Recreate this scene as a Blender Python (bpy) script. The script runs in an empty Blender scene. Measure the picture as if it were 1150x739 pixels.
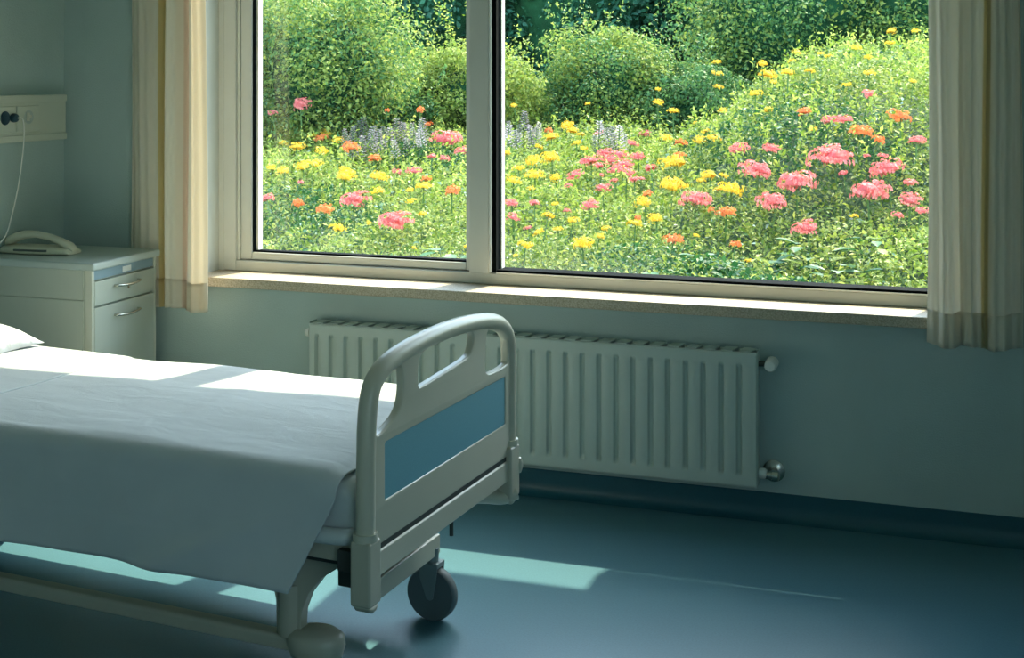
import bpy, bmesh, math, random
import numpy as np
from mathutils import Vector, Matrix
random.seed(7); rng = np.random.default_rng(11)
R = math.radians
scene = bpy.context.scene
COL = scene.collection

# ------------------------------------------------------------------ materials
def srgb(r, g, b):
    f = lambda c: (c/255/12.92) if c/255 <= .04045 else ((c/255+.055)/1.055)**2.4
    return (f(r), f(g), f(b), 1)
def mat(name, col, rough=.5, metal=0., noise=0., nscale=20., bump=0., bscale=60., spec=.5, col2=None, coat=0.):
    m = bpy.data.materials.new(name); m.use_nodes = True
    nt = m.node_tree; b = nt.nodes['Principled BSDF']
    b.inputs['Roughness'].default_value = rough; b.inputs['Metallic'].default_value = metal
    b.inputs['Specular IOR Level'].default_value = spec
    b.inputs['Coat Weight'].default_value = coat
    b.inputs['Base Color'].default_value = col
    tc = nt.nodes.new('ShaderNodeTexCoord')
    if noise or col2:
        n = nt.nodes.new('ShaderNodeTexNoise'); n.inputs['Scale'].default_value = nscale; n.inputs['Detail'].default_value = 6
        nt.links.new(tc.outputs['Object'], n.inputs['Vector'])
        mx = nt.nodes.new('ShaderNodeMix'); mx.data_type = 'RGBA'
        c2 = col2 or tuple(max(0, c*(1-noise)) for c in col[:3])+(1,)
        mx.inputs[6].default_value = col; mx.inputs[7].default_value = c2
        rp = nt.nodes.new('ShaderNodeMapRange'); rp.inputs[1].default_value = .35; rp.inputs[2].default_value = .65
        nt.links.new(n.outputs['Fac'], rp.inputs[0]); nt.links.new(rp.outputs[0], mx.inputs[0])
        nt.links.new(mx.outputs[2], b.inputs['Base Color'])
    if bump:
        n2 = nt.nodes.new('ShaderNodeTexNoise'); n2.inputs['Scale'].default_value = bscale; n2.inputs['Detail'].default_value = 4
        nt.links.new(tc.outputs['Object'], n2.inputs['Vector'])
        bp = nt.nodes.new('ShaderNodeBump'); bp.inputs['Strength'].default_value = bump; bp.inputs['Distance'].default_value = .01
        nt.links.new(n2.outputs['Fac'], bp.inputs['Height']); nt.links.new(bp.outputs[0], b.inputs['Normal'])
    return m
def leafmat(name, cols, trans=.45, rough=.5, spec=.3):
    """leaf: diffuse + translucent, hue varied per leaf"""
    m = bpy.data.materials.new(name); m.use_nodes = True
    nt = m.node_tree; nt.nodes.clear()
    out = nt.nodes.new('ShaderNodeOutputMaterial')
    g = nt.nodes.new('ShaderNodeNewGeometry'); cr = nt.nodes.new('ShaderNodeValToRGB')
    el = cr.color_ramp.elements
    el[0].color = cols[0]; el[1].color = cols[-1]
    for i, c in enumerate(cols[1:-1]):
        e = el.new((i+1)/(len(cols)-1)); e.color = c
    nt.links.new(g.outputs['Random Per Island'], cr.inputs[0])
    p = nt.nodes.new('ShaderNodeBsdfPrincipled'); p.inputs['Roughness'].default_value = rough
    p.inputs['Specular IOR Level'].default_value = spec
    t = nt.nodes.new('ShaderNodeBsdfTranslucent'); mx = nt.nodes.new('ShaderNodeMixShader')
    mx.inputs[0].default_value = trans
    nt.links.new(cr.outputs[0], p.inputs['Base Color']); nt.links.new(cr.outputs[0], t.inputs['Color'])
    nt.links.new(p.outputs[0], mx.inputs[1]); nt.links.new(t.outputs[0], mx.inputs[2]); nt.links.new(mx.outputs[0], out.inputs[0])
    return m

# ------------------------------------------------------------------ mesh builder
class MB:
    def __init__(s): s.v = []; s.f = []; s.sm = []; s.mi = []
    def add(s, vs, fs, smooth=False, mi=0):
        o = len(s.v); s.v += [tuple(map(float, v)) for v in vs]
        for f in fs: s.f.append(tuple(i+o for i in f)); s.sm.append(smooth); s.mi.append(mi)
        return s
    def box(s, x0, x1, y0, y1, z0, z1, mi=0):
        v = [(x, y, z) for z in (z0, z1) for y in (y0, y1) for x in (x0, x1)]
        return s.add(v, [(0,2,3,1),(4,5,7,6),(0,1,5,4),(2,6,7,3),(0,4,6,2),(1,3,7,5)], mi=mi)
    def rings(s, rings, closed=True, caps=True, smooth=True, mi=0):
        n = len(rings[0]); v = [p for r in rings for p in r]; f = []
        for i in range(len(rings)-1):
            for j in range(n if closed else n-1):
                k = (j+1) % n
                f.append((i*n+j, i*n+k, (i+1)*n+k, (i+1)*n+j))
        if caps: f += [tuple(range(n))[::-1], tuple((len(rings)-1)*n+j for j in range(n))]
        return s.add(v, f, smooth, mi)
    def tube(s, pts, r, n=12, ry=None, up=(0,0,1), mi=0, caps=True):
        pts = [Vector(p) for p in pts]; rs = []
        up = Vector(up)
        for i, p in enumerate(pts):
            t = (pts[min(i+1, len(pts)-1)]-pts[max(i-1, 0)]).normalized()
            a = t.cross(up)
            if a.length < 1e-4: a = t.cross(Vector((1, 0, 0)))
            a.normalize(); b = a.cross(t)
            rr = r[i] if isinstance(r, (list, tuple)) else r
            r2 = rr if ry is None else ry
            rs.append([p+a*rr*math.cos(q*2*math.pi/n)+b*r2*math.sin(q*2*math.pi/n) for q in range(n)])
        return s.rings(rs, caps=caps, mi=mi)
    def lathe(s, prof, c=(0,0,0), axis='z', n=24, mi=0, smooth=True):
        rs = []
        for r, h in prof:
            ring = []
            for q in range(n):
                a = q*2*math.pi/n; x, y = r*math.cos(a), r*math.sin(a)
                p = {'z': (x, y, h), 'x': (h, x, y), 'y': (y, h, x)}[axis]
                ring.append((p[0]+c[0], p[1]+c[1], p[2]+c[2]))
            rs.append(ring)
        return s.rings(rs, mi=mi, smooth=smooth)
    def grid(s, P, smooth=True, mi=0):
        n, m = len(P), len(P[0]); v = [p for r in P for p in r]
        f = [(i*m+j, i*m+j+1, (i+1)*m+j+1, (i+1)*m+j) for i in range(n-1) for j in range(m-1)]
        return s.add(v, f, smooth, mi)
    def prism(s, poly, a0, a1, plane='yz', mi=0):
        """extrude a 2-D outline: plane 'yz' extrudes along x, 'xz' along y, 'xy' along z"""
        def P(p, a): return {'yz': (a, p[0], p[1]), 'xz': (p[0], a, p[1]), 'xy': (p[0], p[1], a)}[plane]
        n = len(poly); v = [P(p, a0) for p in poly]+[P(p, a1) for p in poly]
        return s.add(v, [tuple(range(n))[::-1], tuple(range(n, 2*n))]+[(i, (i+1) % n, n+(i+1) % n, n+i) for i in range(n)], mi=mi)
    def build(s, name, m, parent=None, bevel=0., seg=2, fix=True, angle=40, loc=None, rot=None):
        me = bpy.data.meshes.new(name); me.from_pydata(s.v, [], s.f)
        ms = m if isinstance(m, (list, tuple)) else [m]
        for k in ms: me.materials.append(k)
        me.polygons.foreach_set('use_smooth', [True]*len(s.f) if (any(s.sm) or bevel) else s.sm)
        me.polygons.foreach_set('material_index', s.mi)
        if fix:
            bm = bmesh.new(); bm.from_mesh(me); bmesh.ops.recalc_face_normals(bm, faces=bm.faces); bm.to_mesh(me); bm.free()
        me.update()
        me.set_sharp_from_angle(angle=R(angle))
        o = bpy.data.objects.new(name, me); COL.objects.link(o)
        if parent: o.parent = parent
        if loc: o.location = loc
        if rot: o.rotation_euler = rot
        if bevel:
            b = o.modifiers.new('bevel', 'BEVEL'); b.width = bevel; b.segments = seg; b.limit_method = 'ANGLE'; b.angle_limit = R(35)
            b.harden_normals = True
        return o
def empty(name, loc=(0,0,0), rz=0.):
    o = bpy.data.objects.new(name, None); COL.objects.link(o); o.location = loc; o.rotation_euler = (0, 0, rz); o.empty_display_size = .1
    return o
def tag(o, label, cat, group=None, kind=None):
    o['label'] = label; o['category'] = cat
    if group: o['group'] = group
    if kind: o['kind'] = kind
    return o
def struct(o, label=None):
    o['kind'] = 'structure'
    if label: o['label'] = label
    return o
def crom(pts, k=6, closed=False):
    out = []; n = len(pts); P = [np.array(p, float) for p in pts]
    for i in range(n if closed else n-1):
        g = (lambda j: P[j % n]) if closed else (lambda j: P[max(0, min(n-1, j))])
        a, b, c, d = g(i-1), g(i), g(i+1), g(i+2)
        for q in range(k):
            t = q/k
            out.append(tuple(.5*((2*b)+(-a+c)*t+(2*a-5*b+4*c-d)*t*t+(-a+3*b-3*c+d)*t**3)))
    if not closed: out.append(tuple(P[-1]))
    return out
def plate(name, loops, depth, bev, m, parent, place, res=4):
    """flat plate with holes and rounded edges from 2-D loops (first is the outline)"""
    cu = bpy.data.curves.new(name, 'CURVE'); cu.dimensions = '2D'; cu.fill_mode = 'BOTH'
    cu.extrude = depth/2-bev; cu.bevel_depth = bev; cu.bevel_resolution = res; cu.offset = -bev
    for lp in loops:
        sp = cu.splines.new('POLY'); sp.points.add(len(lp)-1); sp.use_cyclic_u = True
        for i, p in enumerate(lp): sp.points[i].co = (p[0], p[1], 0, 1)
    tmp = bpy.data.objects.new('tmp', cu); COL.objects.link(tmp)
    bpy.context.view_layer.update()
    me = bpy.data.meshes.new_from_object(tmp.evaluated_get(bpy.context.evaluated_depsgraph_get()))
    bpy.data.objects.remove(tmp); me.name = name
    co = np.empty(len(me.vertices)*3); me.vertices.foreach_get('co', co); co = co.reshape(-1, 3)
    me.vertices.foreach_set('co', np.array([place(*c) for c in co]).ravel())
    me.materials.clear(); me.materials.append(m)
    bm = bmesh.new(); bm.from_mesh(me); bmesh.ops.remove_doubles(bm, verts=bm.verts, dist=1e-5); bmesh.ops.recalc_face_normals(bm, faces=bm.faces); bm.to_mesh(me); bm.free()
    me.polygons.foreach_set('use_smooth', [True]*len(me.polygons)); me.set_sharp_from_angle(angle=R(35)); me.update()
    o = bpy.data.objects.new(name, me); COL.objects.link(o); o.parent = parent
    return o

M = {}
M['wall'] = mat('wall_paint', srgb(180,198,194), .85, noise=.07, nscale=3, bump=.25, bscale=180, spec=.2)
M['ceiling'] = mat('ceiling_paint', srgb(225,228,225), .9, bump=.1)
M['vinyl'] = mat('blue_vinyl', srgb(84,128,142), .32, noise=.16, nscale=160, bump=.05, bscale=300, spec=.5)
M['cove'] = mat('vinyl_skirting', srgb(34,88,102), .4, noise=.1, nscale=160)
M['frame'] = mat('painted_window_frame', srgb(206,208,200), .4, noise=.03, nscale=8)
M['gasket'] = mat('black_rubber_gasket', srgb(6,12,14), .95, spec=.1)
M['stone'] = mat('terrazzo_sill', srgb(205,192,170), .55, nscale=220, col2=srgb(165,152,128), bump=.1, bscale=200)
M['cream'] = mat('cream_bed_plastic', srgb(196,192,172), .34, noise=.03, nscale=6, bump=.03, bscale=250, spec=.55)
M['steel_paint'] = mat('cream_painted_steel', srgb(186,182,162), .35, noise=.04, nscale=6)
M['blue_panel'] = mat('blue_laminate', srgb(112,166,178), .45, noise=.08, nscale=240)
M['dark'] = mat('dark_plastic', srgb(58,62,58), .5)
M['tyre'] = mat('grey_rubber_tyre', srgb(92,104,106), .6)
M['hubgrey'] = mat('grey_wheel_disc', srgb(120,134,134), .45)
M['chrome'] = mat('brushed_metal', srgb(205,203,192), .25, 1.0)
M['radiator'] = mat('radiator_enamel', srgb(186,198,190), .38, noise=.03, nscale=5)
M['rad_dark'] = mat('radiator_inside', srgb(90,98,92), .6)
M['cabinet'] = mat('grey_laminate', srgb(192,196,182), .45, noise=.04, nscale=5)
M['cab_edge'] = mat('cabinet_edge', srgb(206,206,190), .4)
M['cab_top'] = mat('cabinet_top', srgb(186,196,190), .3, noise=.03, nscale=6)
M['cab_blue'] = mat('cabinet_blue_strip', srgb(136,160,170), .45)
M['phone'] = mat('ivory_phone_plastic', srgb(214,212,190), .4)
M['socket'] = mat('ivory_socket_plastic', srgb(204,208,192), .45)
M['navy'] = mat('navy_plug', srgb(34,66,80), .4)
M['white'] = mat('white_plastic', srgb(230,230,222), .4)
M['soil'] = mat('garden_soil', srgb(46,74,30), .95, noise=.5, nscale=6, bump=.8, bscale=10)
M['bark'] = mat('bark', srgb(70,58,44), .9, noise=.4, nscale=8, bump=.6, bscale=20)

def fabric(name, col, bump=.25, trans=0., wscale=900, wr=.0):
    m = mat(name, col, .9, noise=.03, nscale=9, bump=bump, bscale=wscale, spec=.15)
    nt = m.node_tree; b = nt.nodes['Principled BSDF']
    b.inputs['Sheen Weight'].default_value = .15
    if wr:   # broad soft wrinkles under the weave
        n = nt.nodes.new('ShaderNodeTexNoise'); n.inputs['Scale'].default_value = 5; n.inputs['Detail'].default_value = 3; n.inputs['Distortion'].default_value = .6
        tc = nt.nodes['Texture Coordinate']; mp = nt.nodes.new('ShaderNodeMapping'); mp.inputs['Scale'].default_value = (1, 2.4, 1)
        nt.links.new(tc.outputs['Object'], mp.inputs[0]); nt.links.new(mp.outputs[0], n.inputs[0])
        bp = nt.nodes.new('ShaderNodeBump'); bp.inputs['Strength'].default_value = wr; bp.inputs['Distance'].default_value = .03
        old = [x for x in nt.nodes if x.type == 'BUMP'][0]
        nt.links.new(n.outputs['Fac'], bp.inputs['Height']); nt.links.new(bp.outputs[0], old.inputs['Normal'])
    if trans:
        out = nt.nodes['Material Output']; t = nt.nodes.new('ShaderNodeBsdfTranslucent'); mx = nt.nodes.new('ShaderNodeMixShader'); mx.inputs[0].default_value = trans
        src = b.inputs['Base Color'].links[0].from_socket
        nt.links.new(src, t.inputs['Color']); nt.links.new(b.outputs[0], mx.inputs[1]); nt.links.new(t.outputs[0], mx.inputs[2]); nt.links.new(mx.outputs[0], out.inputs[0])
    return m
M['sheet'] = fabric('white_cotton', srgb(198,204,202), wr=.3)
M['blanket'] = fabric('white_blanket', srgb(198,204,204), wr=.2)
M['pillow'] = fabric('white_pillow_cotton', srgb(206,210,214), wr=.5)

def curtain_mat(name, x0, x1, stripes):
    """pale cloth with woven vertical stripes laid out along the UV of the cloth"""
    m = bpy.data.materials.new(name); m.use_nodes = True; nt = m.node_tree; b = nt.nodes['Principled BSDF']
    uv = nt.nodes.new('ShaderNodeUVMap'); uv.uv_map = 'cloth'; sx = nt.nodes.new('ShaderNodeSeparateXYZ'); nt.links.new(uv.outputs[0], sx.inputs[0])
    cr = nt.nodes.new('ShaderNodeValToRGB'); cr.color_ramp.interpolation = 'LINEAR'
    base = srgb(242,234,218); el = cr.color_ramp.elements; el[0].color = base; el[1].color = base
    for a, bb, c in stripes:
        for p, k in ((a-.012, base), (a, c), (bb, c), (bb+.012, base)):
            e = el.new(p); e.color = k
    nt.links.new(sx.outputs[0], cr.inputs[0]); nt.links.new(cr.outputs[0], b.inputs['Base Color'])
    b.inputs['Roughness'].default_value = .9; b.inputs['Specular IOR Level'].default_value = .1
    t = nt.nodes.new('ShaderNodeBsdfTranslucent'); mx = nt.nodes.new('ShaderNodeMixShader'); mx.inputs[0].default_value = .4
    nt.links.new(cr.outputs[0], t.inputs['Color'])
    n = nt.nodes.new('ShaderNodeTexNoise'); n.inputs['Scale'].default_value = 900; tc = nt.nodes.new('ShaderNodeTexCoord'); nt.links.new(tc.outputs['Object'], n.inputs[0])
    bp = nt.nodes.new('ShaderNodeBump'); bp.inputs['Strength'].default_value = .2; bp.inputs['Distance'].default_value = .01
    nt.links.new(n.outputs['Fac'], bp.inputs['Height']); nt.links.new(bp.outputs[0], b.inputs['Normal'])
    nt.links.new(b.outputs[0], mx.inputs[1]); nt.links.new(t.outputs[0], mx.inputs[2]); nt.links.new(mx.outputs[0], nt.nodes['Material Output'].inputs[0])
    return m
def glass_mat():
    m = bpy.data.materials.new('window_glass'); m.use_nodes = True; nt = m.node_tree; nt.nodes.clear()
    out = nt.nodes.new('ShaderNodeOutputMaterial'); tr = nt.nodes.new('ShaderNodeBsdfTransparent'); gl = nt.nodes.new('ShaderNodeBsdfGlossy')
    tr.inputs[0].default_value = (.93, .975, .955, 1); gl.inputs['Roughness'].default_value = .02
    lw = nt.nodes.new('ShaderNodeLayerWeight'); lw.inputs[0].default_value = .5; pw = nt.nodes.new('ShaderNodeMath'); pw.operation = 'POWER'; pw.inputs[1].default_value = 5
    fr = nt.nodes.new('ShaderNodeMath'); fr.operation = 'MULTIPLY_ADD'; fr.inputs[1].default_value = .9; fr.inputs[2].default_value = .03
    nt.links.new(lw.outputs['Facing'], pw.inputs[0]); nt.links.new(pw.outputs[0], fr.inputs[0]); mx = nt.nodes.new('ShaderNodeMixShader')
    nt.links.new(fr.outputs[0], mx.inputs[0]); nt.links.new(tr.outputs[0], mx.inputs[1]); nt.links.new(gl.outputs[0], mx.inputs[2]); nt.links.new(mx.outputs[0], out.inputs[0])
    return m
M['glass'] = glass_mat()
SKY, SUN, EXPO, LEAF = 1.9, 8.5, 0.5, .78
# ------------------------------------------------------------------ room shell
LX, RX, BY, CH = -3.825, 1.75, -6.6, 3.0
WX0, WX1, WZ0, WZ1 = -3.10, 0.10, .775, 2.85      # window opening in the wall
struct(MB().box(LX-.2, RX+.2, BY-.2, .0, -.1, 0).build('floor', M['vinyl']), 'speckled blue vinyl hospital floor')
struct(MB().box(LX-.2, RX+.2, BY-.2, .3, CH, CH+.12).build('ceiling', M['ceiling']))
w = MB(); w.box(LX-.2, WX0, 0, .3, -.3, CH); w.box(WX1, RX+.2, 0, .3, -.3, CH); w.box(WX0, WX1, 0, .3, -.3, WZ0); w.box(WX0, WX1, 0, .3, WZ1, CH)
struct(w.build('wall_back', M['wall']), 'pale grey-green wall around the wide window')
struct(MB().box(LX-.2, LX, BY, 0, 0, CH).build('wall_left', M['wall']))
w = MB(); DY0, DY1 = -6.4, -4.5                      # opening and window added behind the viewer to let in fill light
w.box(RX, RX+.2, BY, DY0, 0, CH); w.box(RX, RX+.2, DY1, 0, 0, CH); w.box(RX, RX+.2, DY0, DY1, 0, .9); w.box(RX, RX+.2, DY0, DY1, 2.6, CH)
struct(w.build('wall_right', M['wall']))
struct(MB().box(LX-.2, RX+.2, BY-.2, BY, 0, CH).build('wall_front', M['wall']))
g = MB()
for y in (DY0, (DY0+DY1)/2-.03, DY1-.06): g.box(RX+.06, RX+.14, y, y+.06, .9, 2.6)
g.box(RX+.06, RX+.14, DY0, DY1, .9, .96); g.box(RX+.06, RX+.14, DY0, DY1, 2.54, 2.6)
w2 = struct(g.build('added_fill_window', M['frame'], bevel=.004))  # frame of the added fill-light opening
MB().box(RX+.095, RX+.105, DY0+.05, DY1-.05, .95, 2.55).build('glass_pane', M['glass'], w2)
# coved vinyl skirting
def cove(p0, p1, nrm):
    prof = [(.0, 0), (.045, .001), (.028, .006), (.014, .016), (.006, .032), (.004, .055), (.004, .1), (0, .102)]
    rs = []
    for p in (p0, p1): rs.append([(p[0]+nrm[0]*a, p[1]+nrm[1]*a, z) for a, z in prof])
    return MB().rings(rs, smooth=True)
struct(cove((LX, 0), (RX, 0), (0, -1)).build('baseboard_back', M['cove'], angle=60), 'dark blue coved vinyl skirting')
struct(cove((LX, BY), (LX, 0), (1, 0)).build('baseboard_left', M['cove'], angle=60))
struct(cove((RX, BY), (RX, 0), (-1, 0)).build('baseboard_right', M['cove'], angle=60))
# sill
sl = MB().box(WX0+.0, WX1-.0, -.052, .17, .773, .815)
struct(sl.build('trim_1', M['stone'], bevel=.004), 'pale speckled stone window sill')

# ------------------------------------------------------------------ window
win = empty('window_1', (-1.5, .19, .815)); struct(win, 'wide two-pane white framed window')
def wp(mb, name, m, par=win, **k):
    o = mb.build(name, m, par, **k); o.matrix_parent_inverse = Matrix.Translation((1.5, -.19, -.815)) if par is win else Matrix()
    return o
FT = 2.845
f = MB()
f.box(-3.088, -3.012, .150, .26, .815, FT); f.box(.02, .098, .150, .26, .815, FT)
f.box(-3.012, .02, .150, .26, .815, .862); f.box(-3.012, .02, .150, .26, FT-.05, FT)
fo = wp(f, 'window_frame', M['frame'], bevel=.005)
f = MB(); f.box(-3.098, -3.072, .145, .20, .815, FT)
f.box(-3.012, -2.998, .163, .2, .862, FT-.05)
wp(f, 'cover_strip', M['frame'], bevel=.003)
wp(MB().box(-1.874, -1.786, .125, .26, .8625, FT-.05), 'mullion', M['frame'], bevel=.004)
f = MB(); f.box(-1.786, -1.778, .128, .2, .868, FT-.05); wp(f, 'glazing_bead', M['white'], bevel=.002)
# left sash
f = MB()
f.box(-2.998, -2.942, .172, .245, .866, FT-.052); f.box(-1.905, -1.8745, .172, .245, .866, FT-.052)
f.box(-2.942, -1.905, .172, .245, .866, .899); f.box(-2.942, -1.905, .172, .245, FT-.09, FT-.052)
sash = wp(f, 'window_sash', M['frame'], bevel=.005)
f = MB(); f.box(-2.943, -2.934, .182, .23, .9, FT-.09); f.box(-2.934, -1.905, .184, .23, .8985, .907)
f.box(-1.787, -1.768, .15, .24, .8625, FT-.05, 0) if 0 else None
wp(f, 'window_gasket', M['gasket'])
f = MB(); f.box(-2.934, -2.922, .199, .236, .9, FT-.09); wp(f, 'glass_spacer', M['white'])
f = MB(); f.box(-1.778, -1.760, .150, .245, .868, FT-.05); f.box(-1.76, .02, .158, .245, .862, .877)
wp(f, 'window_gasket', M['gasket'])
f = MB(); f.box(-1.76, .02, .148, .165, .862, .867); wp(f, 'glazing_bead', M['white'])
f = MB(); f.box(-1.760, -1.752, .2, .24, .8735, FT-.05); wp(f, 'glass_spacer', M['white'])
wp(MB().box(-2.934, -1.905, .2, .204, .9, FT-.09), 'glass_pane', M['glass'])
wp(MB().box(-1.760, .02, .2, .204, .87, FT-.05), 'glass_pane', M['glass'])

struct(MB().box(WX0-.001, WX0+.004, -.001, .15, .815, 2.85).build('trim_3', M['frame']), 'white painted window reveal at the left')
# unseen slab added outside, stepped outline shapes the sun on floor and bed
sh = MB(); sh.box(-.33, 1.6, .302, 1.57, 2.9, 3.0); sh.box(-.80, -.33, .302, .86, 2.9, 3.0); sh.box(-1.12, -.33, .86, 1.37, 2.9, 3.0)
struct(sh.build('added_sun_blocker', M['ceiling'], bevel=.005), 'added unseen slab that shapes the sunlight through the window')

# ------------------------------------------------------------------ curtains
def curtain(name, label, x0, x1, z0, z1, yc, amp, folds, cm, gather, hem=.125, seedv=0, skew=0.):
    t = empty(name, ((x0+x1)/2, yc, z0)); tag(t, label, 'curtain')
    n, m = 150, 40; P = []; UV = []
    def fold(u, h):
        """u along cloth; h 0 bottom..1 top"""
        x = x0+(x1-x0)*u; y = 0
        for (c, wd, a, ph) in folds:
            d = (u-c)/wd
            y += a*math.exp(-d*d)
        y += .006*math.sin(9*u*6.28+seedv+h*1.2)
        spread = 1+.05*(1-h)
        return (x0+x1)/2+((x-(x0+x1)/2))*spread+.006*math.sin(h*5+u*7), y*(1-.15*h)
    def pt(u, z, off=0):
        h = (z-z0)/(z1-z0)
        x, y = fold(u, h)
        zb = z+(.006*math.sin(u*13+seedv))*(1-h)
        return (x-(x0+x1)/2, y*amp-off-skew*u, zb-z0)
    zs = [z0+hem*k/6 for k in range(7)]+[z0+hem+(z1-z0-hem)*k/(m) for k in range(1, m+1)]
    def make(zz, off, nm, par, mm):
        mb = MB(); mb.grid([[pt(i/(n-1), z, off) for i in range(n)] for z in zz])
        o = mb.build(nm, mm, par, fix=False, angle=180)
        uvl = o.data.uv_layers.new(name='cloth'); idx = np.empty(len(o.data.loops), int); o.data.loops.foreach_get('vertex_index', idx)
        uvl.data.foreach_set('uv', np.stack([(idx % n)/(n-1), (idx//n)/len(zz)], 1).astype(float).ravel())
        s = o.modifiers.new('thick', 'SOLIDIFY'); s.thickness = .0012; s.offset = 0
        return o
    make(zs, 0, 'curtain_cloth', t, cm)
    make([z0+hem*k/6 for k in range(7)], .003, 'hem', t, cm)
    return t
YB, PE = srgb(226,205,150), srgb(232,210,188)
cl = curtain_mat('curtain_cloth_striped', 0, 1, [(.40, .47, YB), (.70, .76, PE)])
cr_ = curtain_mat('curtain_cloth_plain', 0, 1, [(.60, .66, srgb(222,206,160))])
curtain('curtain', 'cream curtain with yellow and peach stripes left of the window', -3.42, -2.972, .685, 2.91, -.07, 1.,
        [(.0, .09, .02, 0), (.22, .10, -.024, 0), (.44, .05, .022, 0), (.58, .09, -.028, 0), (.73, .035, .022, 0), (.88, .10, -.026, 0)], cl, 1, skew=.095)
curtain('curtain', 'shaded cream curtain hanging at the right end of the window', -.018, .29, .725, 2.91, -.095, 1.,
        [(.02, .06, .018, 0), (.2, .10, -.022, 0), (.36, .035, .022, 0), (.47, .07, -.026, 0), (.62, .04, .026, 0), (.78, .10, -.028, 0), (.97, .05, .018, 0)], cr_, 1, seedv=2)
rl = empty('curtain_rail', (-1.55, -.09, 2.93)); tag(rl, 'white curtain rail on the wall above the window', 'curtain rail')
MB().tube([(-2.05, 0, 0), (2.05, 0, 0)], .013).build('rail', M['white'], rl)
for x in (-2.0, 0, 2.0):
    MB().box(x-.012, x+.012, -.01, .09, -.012, .012).build('bracket', M['white'], rl, bevel=.002)

# ------------------------------------------------------------------ radiator
rad = empty('radiator', (-1.573, -.05, .142)); tag(rad, 'long white ribbed panel radiator under the window sill', 'radiator')
RW = 1.878/2; RH = .512
def ribs(sign, yf, name):
    pitch = .0683; nx = 28*24; X = np.linspace(-RW, RW, nx+1)
    Z = np.concatenate([[0, .004], np.linspace(.012, .075, 10), np.linspace(.08, RH-.08, 14), np.linspace(RH-.075, RH-.012, 10), [RH-.004, RH]])
    X2, Z2 = np.meshgrid(X, Z)
    ph = ((X2+RW-.001)/pitch) % 1.0
    d = np.abs(ph-.5)*pitch
    groove = np.clip(1-np.clip((d-.0065)/.004, 0, 1), 0, 1); groove = groove*groove*(3-2*groove)
    swell = -.0022*np.clip(1-((d-.0342)/.018)**2, 0, 1)       # rounded water channel between grooves
    zz = np.clip(np.minimum((Z2-.045)/.016, (RH-.045-Z2)/.016), 0, 1); zz = zz*zz*(3-2*zz)
    ed = (np.abs(X2) < RW-.03)
    yy = (groove*.019*ed+swell)*zz
    yy = yy+.006*(Z2 < .002)+.006*(Z2 > RH-.002)+.006*(np.abs(X2) > RW-1e-6)
    mb = MB(); mb.grid([[(X2[i, j], yf+sign*yy[i, j], Z2[i, j]) for j in range(nx+1)] for i in range(len(Z))])
    o = mb.build(name, M['radiator'], rad, fix=False, angle=180)
    s = o.modifiers.new('thick', 'SOLIDIFY'); s.thickness = .0015; s.offset = -1 if sign > 0 else 1
ribs(1, -.052, 'front_panel'); 
MB().box(-RW, RW, .012, .026, 0.01, RH-.002).build('back_panel', M['radiator'], rad, bevel=.003)
MB().box(-RW+.01, RW-.01, -.03, .01, .02, RH-.03).build('convector_fin', M['rad_dark'], rad)
g = MB()
for i in range(27):
    x = -RW+.008+i*(2*RW-.016)/27
    g.add([(x+.006, -.044, RH-.004), (x+.054, -.044, RH-.004), (x+.068, .014, RH+.0), (x+.02, .014, RH+.0),
           (x+.006, -.044, RH+.003), (x+.054, -.044, RH+.003), (x+.068, .014, RH+.006), (x+.02, .014, RH+.006)],
          [(0,3,2,1),(4,5,6,7),(0,1,5,4),(1,2,6,5),(2,3,7,6),(3,0,4,7)])
g.build('top_grille', M['radiator'], rad, bevel=.0015)
for sx in (-1, 1): MB().box(sx*RW-.002, sx*RW+.002, -.046, .02, .004, RH+.004).build('side_cover', M['radiator'], rad, bevel=.0015)
v = MB(); v.tube([(RW, -.016, .465), (RW+.05, -.016, .467)], .011); v.build('valve_stem', M['dark'], rad)
MB().lathe([(0,-.062),(.005,-.062),(.006,-.064),(.017,-.064),(.022,-.058),(.024,-.02),(.024,.01),(.016,.016),(0,.016)], (RW+.05, 0, .467), 'y').build('thermostat_knob', M['white'], rad)
v = MB(); v.lathe([(0,0),(.019,.001),(.021,.006),(.021,.024),(.016,.03),(0,.03)], (RW+.002, -.016, .05), 'x', 8); v.build('valve_nut', M['white'], rad)
v = MB(); v.lathe([(0,.028),(.014,.028),(.016,.05),(.02,.052),(.02,.075),(.012,.08),(0,.082)], (RW, -.016, .045), 'x')
v.tube([(RW+.05, -.016, .045), (RW+.052, .05, .045)], .011)
v.lathe([(.012,.0495),(.042,.0495),(.042,.044),(.03,.036),(.012,.032)], (RW+.052, 0, .045), 'y'); v.build('return_valve', M['chrome'], rad)
v = MB(); v.lathe([(0,-.032),(.014,-.03),(.017,-.024),(.017,-.012),(.01,-.008),(.01,.002),(0,.002)], (-RW, -.02, .465), 'x'); v.build('vent_plug', M['white'], rad)
for x in (-.7, .7): MB().box(x-.02, x+.02, .024, .05, .1, .4).build('wall_bracket', M['radiator'], rad)

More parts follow.
